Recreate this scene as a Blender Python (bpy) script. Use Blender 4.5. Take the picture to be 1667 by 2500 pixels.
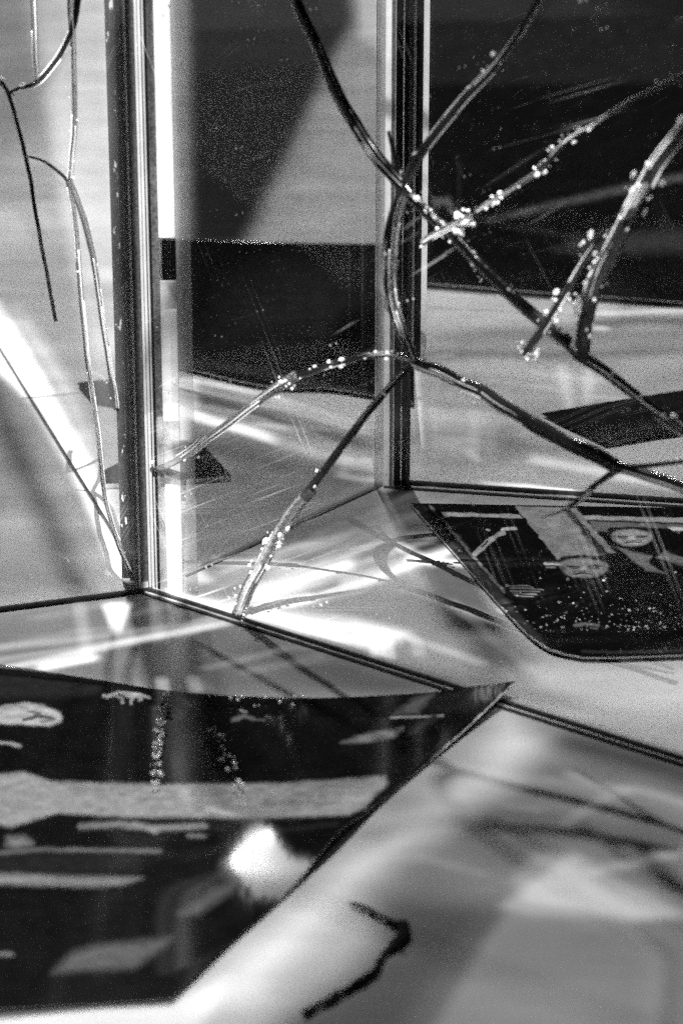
import bpy, bmesh, math, random
from mathutils import Vector, noise
R = math.radians
random.seed(7)
for o in list(bpy.data.objects): bpy.data.objects.remove(o)
sc = bpy.context.scene
C = sc.collection

# ------------------------------------------------------------------ camera
PITCH, HCAM, FPX = R(20), 0.342, 6430.0
cam = bpy.data.objects.new('camera', bpy.data.cameras.new('camera'))
C.objects.link(cam); sc.camera = cam
cam.location = (0, 0, HCAM); cam.rotation_euler = (R(90) - PITCH, 0, 0)
cam.data.sensor_fit = 'VERTICAL'; cam.data.sensor_height = 36
cam.data.lens = 36 * FPX / 2500
cam.data.clip_start = 0.02; cam.data.clip_end = 50
cam.data.dof.use_dof = True; cam.data.dof.focus_distance = 0.965; cam.data.dof.aperture_fstop = 15

def ray(px, py):
    cx, cy = (px - 833.5) / FPX, (1250 - py) / FPX
    return Vector((cx, math.cos(PITCH) + cy * math.sin(PITCH), -math.sin(PITCH) + cy * math.cos(PITCH)))
O = Vector((0, 0, HCAM))
def G(px, py, z=0.0):
    d = ray(px, py); t = (z - HCAM) / d.z
    return O + d * t
def on_wall(px, py, a, b):                    # point on the vertical plane through ground points a, b
    n = Vector((-(b - a).y, (b - a).x, 0)); d = ray(px, py)
    return O + d * ((a - O).dot(n) / d.dot(n))

# ------------------------------------------------------------------ world, sun, exposure
w = bpy.data.worlds.new('World'); sc.world = w; w.use_nodes = True
nt = w.node_tree; bg = nt.nodes['Background']
tc = nt.nodes.new('ShaderNodeTexCoord'); sx = nt.nodes.new('ShaderNodeSeparateXYZ'); cr = nt.nodes.new('ShaderNodeValToRGB')
nt.links.new(tc.outputs['Generated'], sx.inputs[0]); nt.links.new(sx.outputs['Z'], cr.inputs[0]); nt.links.new(cr.outputs[0], bg.inputs[0])
e = cr.color_ramp.elements
e[0].position = 0.3; e[0].color = (.008, .008, .008, 1); e[1].position = 1.0; e[1].color = (.065, .065, .065, 1)
bg.inputs[1].default_value = 1.0
SUN_EL, SUN_AZ = R(55), R(9)                 # behind the scene, a little to the left
S = Vector((-math.sin(SUN_AZ) * math.cos(SUN_EL), math.cos(SUN_AZ) * math.cos(SUN_EL), math.sin(SUN_EL)))
sun = bpy.data.objects.new('sun', bpy.data.lights.new('sun', 'SUN')); C.objects.link(sun)
sun.data.energy = 2.8; sun.data.angle = R(2.2); sun.data.color = (1, 1, 1)
sun.rotation_euler = S.to_track_quat('Z', 'Y').to_euler()
sc.view_settings.view_transform = 'Standard'; sc.view_settings.look = 'None'
sc.view_settings.exposure = 0.28; sc.view_settings.gamma = 1; sc.view_settings.use_curve_mapping = False
sc.render.engine = 'CYCLES'
sc.cycles.use_denoising = False
sc.cycles.transparent_max_bounces = 40; sc.cycles.max_bounces = 14; sc.cycles.transmission_bounces = 10
sc.cycles.caustics_reflective = False; sc.cycles.caustics_refractive = False
sc.cycles.sample_clamp_indirect = 4

# an added small spot lamp, unseen high in front: its light reaches the table only through the patterned film built further down
LP = Vector((.03, -1.0, 2.6))
sp = bpy.data.lights.new('added_spot_lamp', 'SPOT'); sp.energy = 1900; sp.shadow_soft_size = .004; sp.spot_size = R(30); sp.spot_blend = .1
spo = bpy.data.objects.new('added_spot_lamp', sp); C.objects.link(spo); spo.location = LP
spo.rotation_euler = (LP - Vector((0, 1.0, 0))).to_track_quat('Z', 'Y').to_euler()
# ------------------------------------------------------------------ material helpers
def mat(name):
    m = bpy.data.materials.new(name); m.use_nodes = True
    n = m.node_tree; n.nodes.clear(); out = n.nodes.new('ShaderNodeOutputMaterial')
    return m, n, out
def N(n, t, **k):
    x = n.nodes.new(t)
    for a, b in k.items(): setattr(x, a, b)
    return x
def pri(name, col, rough=.5, spec=.5, trans=0, ior=1.45, var=0, scale=300, bump=0, bscale=400):
    m, n, out = mat(name); p = N(n, 'ShaderNodeBsdfPrincipled')
    p.inputs['Base Color'].default_value = (col, col, col, 1); p.inputs['Roughness'].default_value = rough
    p.inputs['Specular IOR Level'].default_value = spec; p.inputs['Transmission Weight'].default_value = trans; p.inputs['IOR'].default_value = ior
    n.links.new(p.outputs[0], out.inputs[0])
    if var or bump:
        t = N(n, 'ShaderNodeTexCoord')
    if var:
        x = N(n, 'ShaderNodeTexNoise'); x.inputs['Scale'].default_value = scale; x.inputs['Detail'].default_value = 6
        r = N(n, 'ShaderNodeMapRange'); r.inputs[3].default_value = col * (1 - var); r.inputs[4].default_value = min(1, col * (1 + var))
        r.inputs[1].default_value = .3; r.inputs[2].default_value = .7
        n.links.new(t.outputs['Object'], x.inputs['Vector']); n.links.new(x.outputs[0], r.inputs[0]); n.links.new(r.outputs[0], p.inputs['Base Color'])
    if bump:
        x = N(n, 'ShaderNodeTexNoise'); x.inputs['Scale'].default_value = bscale; x.inputs['Detail'].default_value = 4
        b = N(n, 'ShaderNodeBump'); b.inputs['Strength'].default_value = bump; b.inputs['Distance'].default_value = .001
        n.links.new(t.outputs['Object'], x.inputs['Vector']); n.links.new(x.outputs[0], b.inputs['Height']); n.links.new(b.outputs[0], p.inputs['Normal'])
    return m

M = {}
M['table'] = None
def table_mat():
    m, n, out = mat('table_laminate'); p = N(n, 'ShaderNodeBsdfPrincipled'); t = N(n, 'ShaderNodeTexCoord')
    a = N(n, 'ShaderNodeTexNoise'); a.inputs['Scale'].default_value = 14; a.inputs['Detail'].default_value = 5
    f = N(n, 'ShaderNodeTexNoise'); f.inputs['Scale'].default_value = 2200; f.inputs['Detail'].default_value = 2
    mp = N(n, 'ShaderNodeMapping'); mp.inputs['Scale'].default_value = (1, 2.2, 1)
    n.links.new(t.outputs['Object'], mp.inputs[0]); n.links.new(mp.outputs[0], a.inputs[0]); n.links.new(t.outputs['Object'], f.inputs[0])
    r1 = N(n, 'ShaderNodeMapRange'); r1.inputs[1].default_value = .3; r1.inputs[2].default_value = .7; r1.inputs[3].default_value = .52; r1.inputs[4].default_value = .74
    r2 = N(n, 'ShaderNodeMapRange'); r2.inputs[1].default_value = .25; r2.inputs[2].default_value = .75; r2.inputs[3].default_value = .55; r2.inputs[4].default_value = 1.45
    mu = N(n, 'ShaderNodeMath', operation='MULTIPLY')
    n.links.new(a.outputs[0], r1.inputs[0]); n.links.new(f.outputs[0], r2.inputs[0]); n.links.new(r1.outputs[0], mu.inputs[0]); n.links.new(r2.outputs[0], mu.inputs[1])
    n.links.new(mu.outputs[0], p.inputs['Base Color'])
    p.inputs['Roughness'].default_value = .28; p.inputs['Specular IOR Level'].default_value = .35
    b = N(n, 'ShaderNodeBump'); b.inputs['Strength'].default_value = .15; b.inputs['Distance'].default_value = .001
    n.links.new(a.outputs[0], b.inputs['Height']); n.links.new(b.outputs[0], p.inputs['Normal'])
    n.links.new(p.outputs[0], out.inputs[0]); return m
M['table'] = table_mat()
M['paper_edge'] = pri('paper_edge', .8, .5, .3)
M['dark_edge'] = pri('dark_seal', .03, .3, .5, var=.6, scale=400)
M['highlight_line'] = pri('highlight_line', .8, .3, .6)
M['glue'] = pri('dark_glue', .03, .17, 1.0, trans=.45, ior=1.6, bump=.3, bscale=300)
M['glue_clear'] = pri('clear_glue', .72, .06, .8, trans=.95, ior=1.42, bump=.5, bscale=350)
M['post_dark'] = pri('smoked_edge', .11, .35, .5, var=.5, scale=900)
M['post_black'] = pri('black_edge', .012, .15, .6)
def specked():
    m, n, out = mat('chipped_black_edge'); p = N(n, 'ShaderNodeBsdfPrincipled'); t = N(n, 'ShaderNodeTexCoord'); x = N(n, 'ShaderNodeTexNoise')
    x.inputs['Scale'].default_value = 420; x.inputs['Detail'].default_value = 3; r_ = N(n, 'ShaderNodeMapRange'); r_.inputs[1].default_value = .64; r_.inputs[2].default_value = .70; r_.inputs[3].default_value = .015; r_.inputs[4].default_value = .95
    mp = N(n, 'ShaderNodeMapping'); mp.inputs['Scale'].default_value = (1.4, 1, .5)
    n.links.new(t.outputs['Object'], mp.inputs[0]); n.links.new(mp.outputs[0], x.inputs[0]); n.links.new(x.outputs[0], r_.inputs[0]); n.links.new(r_.outputs[0], p.inputs['Base Color'])
    p.inputs['Roughness'].default_value = .2; n.links.new(p.outputs[0], out.inputs[0]); return m
M['post_speck'] = specked()
M['card'] = pri('black_card', .02, .7, .2)

def frosted(name, col, amount=.9, var=0.0, scale=60):
    m, n, out = mat(name); t = N(n, 'ShaderNodeBsdfTranslucent'); d = N(n, 'ShaderNodeBsdfDiffuse'); g = N(n, 'ShaderNodeBsdfGlossy'); tr = N(n, 'ShaderNodeBsdfTransparent')
    for x in (t, d): x.inputs[0].default_value = (col, col, col, 1)
    g.inputs['Roughness'].default_value = .15
    a = N(n, 'ShaderNodeMixShader'); a.inputs[0].default_value = .6; b = N(n, 'ShaderNodeMixShader'); b.inputs[0].default_value = .06; c = N(n, 'ShaderNodeMixShader'); c.inputs[0].default_value = amount
    n.links.new(t.outputs[0], a.inputs[1]); n.links.new(d.outputs[0], a.inputs[2]); n.links.new(a.outputs[0], b.inputs[1]); n.links.new(g.outputs[0], b.inputs[2])
    n.links.new(tr.outputs[0], c.inputs[1]); n.links.new(b.outputs[0], c.inputs[2]); n.links.new(c.outputs[0], out.inputs[0])
    if var:
        tc = N(n, 'ShaderNodeTexCoord'); x = N(n, 'ShaderNodeTexNoise'); x.inputs['Scale'].default_value = scale; x.inputs['Detail'].default_value = 5
        r = N(n, 'ShaderNodeMapRange'); r.inputs[1].default_value = .35; r.inputs[2].default_value = .65; r.inputs[3].default_value = max(0, amount - var); r.inputs[4].default_value = min(1, amount + var)
        n.links.new(tc.outputs['Object'], x.inputs[0]); n.links.new(x.outputs[0], r.inputs[0]); n.links.new(r.outputs[0], c.inputs[0])
    return m
M['refr_white'] = frosted('refracted_white', .95, .97)  # bright backdrop refracted in the post edges, put into the strips' colour
M['refr_grey'] = frosted('refracted_grey', .6, .45)
M['refr_faint'] = frosted('refracted_faint', .8, .22)
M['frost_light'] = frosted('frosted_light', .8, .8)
M['refr_mist'] = frosted('refracted_mist', .8, .45, .35, 120)
M['refr_bright'] = frosted('refracted_bright', .95, .78, .18, 90)
def bubble_glint_mat():
    m, n, out = mat('bubble_and_glint_white'); t = N(n, 'ShaderNodeBsdfTranslucent'); d = N(n, 'ShaderNodeBsdfDiffuse'); g = N(n, 'ShaderNodeBsdfGlossy'); g.inputs['Roughness'].default_value = .25
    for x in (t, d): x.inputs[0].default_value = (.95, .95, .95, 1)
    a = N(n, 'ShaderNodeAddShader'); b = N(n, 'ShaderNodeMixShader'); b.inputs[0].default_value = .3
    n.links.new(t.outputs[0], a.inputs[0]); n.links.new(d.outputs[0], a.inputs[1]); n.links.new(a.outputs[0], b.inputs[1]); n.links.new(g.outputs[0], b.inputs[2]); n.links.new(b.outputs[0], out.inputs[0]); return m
M['bubble_glint'] = bubble_glint_mat()  # white of the bubbles, also used for painted glints and reflections

def pane_mat(name, tint=.93, scratch=1.0, veil=0.0):
    m, n, out = mat(name)
    tr = N(n, 'ShaderNodeBsdfTransparent'); tr.inputs[0].default_value = (tint, tint, tint, 1)
    g = N(n, 'ShaderNodeBsdfGlossy'); g.inputs['Roughness'].default_value = .015
    lw = N(n, 'ShaderNodeLayerWeight'); lw.inputs[0].default_value = .5
    pw = N(n, 'ShaderNodeMath', operation='POWER'); pw.inputs[1].default_value = 5
    ma = N(n, 'ShaderNodeMath', operation='MULTIPLY_ADD'); ma.inputs[1].default_value = .9; ma.inputs[2].default_value = .022
    n.links.new(lw.outputs['Facing'], pw.inputs[0]); n.links.new(pw.outputs[0], ma.inputs[0])
    mx = N(n, 'ShaderNodeMixShader'); n.links.new(ma.outputs[0], mx.inputs[0]); n.links.new(tr.outputs[0], mx.inputs[1]); n.links.new(g.outputs[0], mx.inputs[2])
    # fine scratches and dust
    uv = N(n, 'ShaderNodeUVMap'); total = None
    def add(x):
        nonlocal total
        if total is None: total = x; return
        q = N(n, 'ShaderNodeMath', operation='MAXIMUM'); n.links.new(total, q.inputs[0]); n.links.new(x, q.inputs[1]); total = q.outputs[0]
    for ang, s1, s2, thr, amt, seed in ((62, 14, 1900, .765, .7, 1), (-20, 16, 1700, .76, .35, 5), (-35, 25, 2100, .80, .4, 9)):
        mp = N(n, 'ShaderNodeMapping'); mp.inputs['Rotation'].default_value = (0, 0, R(ang)); mp.inputs['Location'].default_value = (seed, seed, 0)
        mp2 = N(n, 'ShaderNodeMapping'); mp2.inputs['Scale'].default_value = (s1, s2, 1)
        nz = N(n, 'ShaderNodeTexNoise'); nz.inputs['Scale'].default_value = 1; nz.inputs['Detail'].default_value = 0
        n.links.new(uv.outputs[0], mp.inputs[0]); n.links.new(mp.outputs[0], mp2.inputs[0]); n.links.new(mp2.outputs[0], nz.inputs[0])
        msk = N(n, 'ShaderNodeTexNoise'); msk.inputs['Scale'].default_value = 14; n.links.new(mp.outputs[0], msk.inputs[0])
        r = N(n, 'ShaderNodeMapRange'); r.inputs[1].default_value = thr; r.inputs[2].default_value = thr + .05; n.links.new(nz.outputs[0], r.inputs[0])
        r2 = N(n, 'ShaderNodeMapRange'); r2.inputs[1].default_value = .55; r2.inputs[2].default_value = .68; r2.inputs[4].default_value = amt * scratch; n.links.new(msk.outputs[0], r2.inputs[0])
        q = N(n, 'ShaderNodeMath', operation='MULTIPLY'); n.links.new(r.outputs[0], q.inputs[0]); n.links.new(r2.outputs[0], q.inputs[1]); add(q.outputs[0])
    sv = N(n, 'ShaderNodeSeparateXYZ'); n.links.new(uv.outputs[0], sv.inputs[0])
    low = N(n, 'ShaderNodeMapRange'); low.inputs[1].default_value = .075; low.inputs[2].default_value = .01; n.links.new(sv.outputs['Y'], low.inputs[0])
    lox = N(n, 'ShaderNodeMapRange'); lox.inputs[1].default_value = .13; lox.inputs[2].default_value = .07; lox.inputs[3].default_value = .10; n.links.new(sv.outputs['X'], lox.inputs[0])
    lom = N(n, 'ShaderNodeMath', operation='MULTIPLY'); n.links.new(low.outputs[0], lom.inputs[0]); n.links.new(lox.outputs[0], lom.inputs[1])
    for ang, s1, s2, thr, amt, seed in ((-28, 18, 1300, 0.705, 0.25, 21), (-14, 14, 1600, 0.725, 0.20, 33), (58, 22, 1500, 0.745, 0.23, 47)):
        mp = N(n, 'ShaderNodeMapping'); mp.inputs['Rotation'].default_value = (0, 0, R(ang)); mp.inputs['Location'].default_value = (seed, seed, 0)
        mp2 = N(n, 'ShaderNodeMapping'); mp2.inputs['Scale'].default_value = (s1, s2, 1)
        nz = N(n, 'ShaderNodeTexNoise'); nz.inputs['Scale'].default_value = 1; nz.inputs['Detail'].default_value = 0
        n.links.new(uv.outputs[0], mp.inputs[0]); n.links.new(mp.outputs[0], mp2.inputs[0]); n.links.new(mp2.outputs[0], nz.inputs[0])
        r = N(n, 'ShaderNodeMapRange'); r.inputs[1].default_value = thr; r.inputs[2].default_value = thr + .06; r.inputs[4].default_value = amt * scratch; n.links.new(nz.outputs[0], r.inputs[0])
        q = N(n, 'ShaderNodeMath', operation='MULTIPLY'); n.links.new(r.outputs[0], q.inputs[0]); n.links.new(lom.outputs[0], q.inputs[1]); add(q.outputs[0])
    for vs, rad, amt in ((75, .050, .8), (160, .055, .9), (420, .07, .6)):
        vo = N(n, 'ShaderNodeTexVoronoi'); vo.inputs['Scale'].default_value = vs; n.links.new(uv.outputs[0], vo.inputs['Vector'])
        r = N(n, 'ShaderNodeMapRange'); r.inputs[1].default_value = rad; r.inputs[2].default_value = rad * .6; n.links.new(vo.outputs['Distance'], r.inputs[0])
        s = N(n, 'ShaderNodeSeparateColor'); n.links.new(vo.outputs['Color'], s.inputs[0])
        gt = N(n, 'ShaderNodeMath', operation='GREATER_THAN'); gt.inputs[1].default_value = .58; n.links.new(s.outputs[0], gt.inputs[0])
        q = N(n, 'ShaderNodeMath', operation='MULTIPLY'); n.links.new(r.outputs[0], q.inputs[0]); n.links.new(gt.outputs[0], q.inputs[1])
        q2 = N(n, 'ShaderNodeMath', operation='MULTIPLY'); q2.inputs[1].default_value = amt * scratch; n.links.new(q.outputs[0], q2.inputs[0]); add(q2.outputs[0])
    if veil:  # pale veil painting the sky's reflection in the pane
        msk = N(n, 'ShaderNodeTexNoise'); msk.inputs['Scale'].default_value = 9; n.links.new(uv.outputs[0], msk.inputs[0])
        r2 = N(n, 'ShaderNodeMapRange'); r2.inputs[1].default_value = .3; r2.inputs[2].default_value = .7; r2.inputs[4].default_value = veil; n.links.new(msk.outputs[0], r2.inputs[0]); add(r2.outputs[0])
    d = N(n, 'ShaderNodeBsdfDiffuse'); d.inputs[0].default_value = (.9, .9, .9, 1); t = N(n, 'ShaderNodeBsdfTranslucent'); t.inputs[0].default_value = (.9, .9, .9, 1)
    dt = N(n, 'ShaderNodeAddShader'); n.links.new(d.outputs[0], dt.inputs[0]); n.links.new(t.outputs[0], dt.inputs[1])
    fx = N(n, 'ShaderNodeMixShader'); n.links.new(total, fx.inputs[0]); n.links.new(mx.outputs[0], fx.inputs[1]); n.links.new(dt.outputs[0], fx.inputs[2])
    n.links.new(fx.outputs[0], out.inputs[0]); return m
M['pane'] = pane_mat('clear_acrylic')
M['pane_far'] = pane_mat('clear_acrylic_far', .96, .3)
M['pane_left'] = pane_mat('clear_acrylic_sky_veil', .96, .5, .06)

# ------------------------------------------------------------------ mesh helpers
def link(name, me, m=None, parent=None):
    o = bpy.data.objects.new(name, me); C.objects.link(o)
    if m: 
        for x in (m if isinstance(m, list) else [m]): me.materials.append(x)
    if parent: o.parent = parent
    return o
def thing(name, label, cat, group=None):
    o = bpy.data.objects.new(name, None); C.objects.link(o); o['label'] = label; o['category'] = cat
    if group: o['group'] = group
    return o
def tag(o, label, cat, group=None):
    o['label'] = label; o['category'] = cat
    if group: o['group'] = group
    return o

def slab(name, a, b, t, z0, z1, m, parent, side=1, m_edge=None):
    """upright slab from ground point a to b, thickness t to the left (side=1) of a->b"""
    d = (b - a); L = d.length; d = d / L; nrm = Vector((-d.y, d.x, 0)) * t * side
    bm = bmesh.new(); vs = []
    for z in (z0, z1):
        for p in (a, b, b + nrm, a + nrm): vs.append(bm.verts.new((p.x, p.y, z)))
    F = [(0, 1, 5, 4), (1, 2, 6, 5), (2, 3, 7, 6), (3, 0, 4, 7), (4, 5, 6, 7), (3, 2, 1, 0)]
    uvl = bm.loops.layers.uv.new('UVMap')
    for k, f in enumerate(F):
        fc = bm.faces.new([vs[i] for i in f])
        fc.material_index = 0 if k in (0, 2) or m_edge is None else 1
        for lp in fc.loops:
            v = lp.vert.co; lp[uvl].uv = ((v - a).dot(d), v.z)
    bm.normal_update(); me = bpy.data.meshes.new(name); bm.to_mesh(me); bm.free()
    return link(name, me, [m] + ([m_edge] if m_edge else []), parent)

def catmull(pts, n=10):
    P = [pts[0]] + list(pts) + [pts[-1]]; out = []
    for i in range(1, len(P) - 2):
        p0, p1, p2, p3 = P[i - 1], P[i], P[i + 1], P[i + 2]
        for k in range(n):
            t = k / n
            out.append(.5 * ((2 * p1) + (-p0 + p2) * t + (2 * p0 - 5 * p1 + 4 * p2 - p3) * t * t + (-p0 + 3 * p1 - 3 * p2 + p3) * t ** 3))
    out.append(pts[-1]); return out
def tube(bm, pts, rad, flat=.8, seg=12, seed=0, rough=.22, facing=Vector((0, -1, 0))):
    ring0 = None; n = len(pts)
    for i, p in enumerate(pts):
        t = (pts[min(i + 1, n - 1)] - pts[max(i - 1, 0)]).normalized()
        u = t.cross(facing).normalized(); v = u.cross(t).normalized()
        r = rad[0] + (rad[1] - rad[0]) * i / max(1, n - 1)
        ring = []
        tw = .6 * math.sin(i * .12 + seed)
        for k in range(seg):
            a = 2 * math.pi * k / seg + tw
            rr = r * (1 + rough * noise.noise(Vector((p.x * 130 + seed, p.z * 130, math.cos(a) * .9))) + .12 * math.cos(2 * a))
            ring.append(bm.verts.new(p + u * math.cos(a) * rr + v * math.sin(a) * rr * flat))
        if ring0:
            for k in range(seg): bm.faces.new((ring0[k], ring0[(k + 1) % seg], ring[(k + 1) % seg], ring[k]))
        else: bm.faces.new(ring[::-1])
        ring0 = ring
    bm.faces.new(ring0)
def fin(bm, name, m, parent=None, smooth=True):
    bmesh.ops.recalc_face_normals(bm, faces=bm.faces)
    if smooth:
        for f in bm.faces: f.smooth = True
    me = bpy.data.meshes.new(name); bm.to_mesh(me); bm.free(); return link(name, me, m, parent)

# ------------------------------------------------------------------ table
bm = bmesh.new(); bmesh.ops.create_grid(bm, x_segments=2, y_segments=2, size=3)
t_ = fin(bm, 'table_surface', M['table'], smooth=False); t_.location = (0, 1.5, 0); t_['kind'] = 'structure'
bm = bmesh.new()
for x0, x1, y0, y1 in ((-1.2, 1.2, -.6, .515), (-1.2, -.21, .515, 1.05), (.21, 1.2, .515, 1.05)):
    bm.faces.new([bm.verts.new((x, y, .0006)) for x, y in ((x0, y0), (x1, y0), (x1, y1), (x0, y1))])
tag(fin(bm, 'added_cloth', M['card'], smooth=False), 'black cloth added out of view to darken what the panes reflect', 'cloth')  # added unseen cloth that keeps the panes' reflections dark

# ------------------------------------------------------------------ prints (sheets of photographic paper)
def vcol_mat(name, rough=.16, spec=.5, brush=.25):
    m, n, out = mat(name); p = N(n, 'ShaderNodeBsdfPrincipled'); a = N(n, 'ShaderNodeVertexColor'); a.layer_name = 'picture'
    sp_ = N(n, 'ShaderNodeSeparateColor'); n.links.new(a.outputs[0], sp_.inputs[0]); n.links.new(sp_.outputs[0], p.inputs['Base Color'])
    rg = N(n, 'ShaderNodeMapRange'); rg.inputs[3].default_value = rough; rg.inputs[4].default_value = .36; n.links.new(sp_.outputs[1], rg.inputs[0]); n.links.new(rg.outputs[0], p.inputs['Roughness'])
    sg = N(n, 'ShaderNodeMapRange'); sg.inputs[3].default_value = spec; sg.inputs[4].default_value = 1.0; n.links.new(sp_.outputs[1], sg.inputs[0]); n.links.new(sg.outputs[0], p.inputs['Specular IOR Level'])
    t = N(n, 'ShaderNodeTexCoord'); x = N(n, 'ShaderNodeTexNoise'); x.inputs['Scale'].default_value = 900; x.inputs['Detail'].default_value = 3
    b = N(n, 'ShaderNodeBump'); b.inputs['Strength'].default_value = brush; b.inputs['Distance'].default_value = .0003
    n.links.new(t.outputs['Object'], x.inputs[0]); n.links.new(x.outputs[0], b.inputs['Height']); n.links.new(b.outputs[0], p.inputs['Normal'])
    n.links.new(p.outputs[0], out.inputs[0]); return m
M['print_gloss'] = vcol_mat('glossy_print', .09, .16, .02)
M['print_flat'] = vcol_mat('satin_print', .09, .08, .0)

def inpoly(x, y, P):
    c = False; j = len(P) - 1
    for i in range(len(P)):
        if (P[i][1] > y) != (P[j][1] > y) and x < (P[j][0] - P[i][0]) * (y - P[i][1]) / (P[j][1] - P[i][1]) + P[i][0]: c = not c
        j = i
    return c
def dpoly(x, y, P, closed=True):
    best = 1e9
    for i in range(len(P) if closed else len(P) - 1):
        ax, ay = P[i]; bx, by = P[(i + 1) % len(P)]; dx, dy = bx - ax, by - ay
        t = max(0, min(1, ((x - ax) * dx + (y - ay) * dy) / (dx * dx + dy * dy + 1e-9)))
        best = min(best, math.hypot(x - ax - t * dx, y - ay - t * dy))
    return best
def paint(shapes, base=.012, gain=1.0):
    """shapes: (kind, pts, value, softness[, width])"""
    box = []
    for s in shapes:
        xs = [p[0] for p in s[1]]; ys = [p[1] for p in s[1]]; mg = s[3] + (s[4] if len(s) > 4 else 0) + 2
        box.append((min(xs) - mg, max(xs) + mg, min(ys) - mg, max(ys) + mg))
    def f(x, y):
        x += 5 * noise.noise(Vector((x * .03, y * .10, 11))); y += 2.5 * noise.noise(Vector((x * .03, y * .10, 17)))
        v = base * (1 + .5 * noise.noise(Vector((x * .02, y * .05, 1))) + .6 * noise.noise(Vector((x * .1, y * .3, 2))))
        for s, b in zip(shapes, box):
            if not (b[0] < x < b[1] and b[2] < y < b[3]): continue
            if s[0] == 'poly':
                d = dpoly(x, y, s[1]); d = -d if inpoly(x, y, s[1]) else d
                k = max(0, min(1, .5 - d / (2 * s[3] + .01)))
            else:
                k = max(0, min(1, (s[4] - dpoly(x, y, s[1], False)) / s[3] + .5))
            val = min(.85, s[2] * (gain if s[2] > .05 else 1)) * (1 + .35 * noise.noise(Vector((x * .03, y * .09, 4))) + .35 * noise.noise(Vector((x * .12, y * .35, 6))))
            v = v * (1 - k) + val * k
        return v
    return f
def lerp_poly(P, t):
    L = [0]
    for i in range(1, len(P)): L.append(L[-1] + (P[i] - P[i - 1]).length)
    s = t * L[-1]
    for i in range(1, len(P)):
        if s <= L[i] + 1e-12:
            return P[i - 1].lerp(P[i], (s - L[i - 1]) / max(1e-9, L[i] - L[i - 1]))
    return P[-1]
def to_px(p):
    d = p - O; f = Vector((0, math.cos(PITCH), -math.sin(PITCH))); u = Vector((0, math.sin(PITCH), math.cos(PITCH)))
    k = d.dot(f); return 833.5 + FPX * d.x / k, 1250 - FPX * d.dot(u) / k
def sheet(name, top, bot, left, right, nu, nv, pic, m, thick=.0004, edge=None, sag=None, zmin=.0006, scuff=None):
    """Coons patch: each border is a list of (px, py, height) on the table"""
    T, B, Lf, Rt = [catmull([G(*p) for p in q], 12) for q in (top, bot, left, right)]
    bm = bmesh.new(); cl = bm.verts.layers.float_color.new('picture'); g = []
    c00, c10, c01, c11 = T[0], T[-1], B[0], B[-1]
    for j in range(nv + 1):
        v = j / nv; row = []; lp, rp = lerp_poly(Lf, v), lerp_poly(Rt, v)
        for i in range(nu + 1):
            u = i / nu
            p = lerp_poly(T, u) * (1 - v) + lerp_poly(B, u) * v + lp * (1 - u) + rp * u
            p -= c00 * (1 - u) * (1 - v) + c10 * u * (1 - v) + c01 * (1 - u) * v + c11 * u * v
            p.z = max(p.z, zmin)
            if sag: p.z += sag(p)
            vt = bm.verts.new(p); x, y = to_px(p); q = pic(x, y); vt[cl] = (q, scuff(x, y) if scuff else 0, 0, 1); row.append(vt)
        g.append(row)
    for j in range(nv):
        for i in range(nu): bm.faces.new((g[j][i], g[j + 1][i], g[j + 1][i + 1], g[j][i + 1]))
    top_n = len(bm.faces)
    # underside and rim
    brd = [g[0][i] for i in range(nu + 1)] + [g[j][nu] for j in range(1, nv + 1)] + [g[nv][i] for i in range(nu - 1, -1, -1)] + [g[j][0] for j in range(nv - 1, 0, -1)]
    low = [bm.verts.new(v.co - Vector((0, 0, thick))) for v in brd]
    for k in range(len(brd)):
        f = bm.faces.new((brd[k], low[k], low[(k + 1) % len(brd)], brd[(k + 1) % len(brd)])); f.material_index = 1
    bm.normal_update()
    for f in bm.faces:
        f.smooth = f.material_index == 0
        if f.material_index == 0 and f.normal.z < 0: f.normal_flip()
    me = bpy.data.meshes.new(name); bm.to_mesh(me); bm.free()
    return link(name, me, [m, edge or M['paper_edge']])

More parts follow.
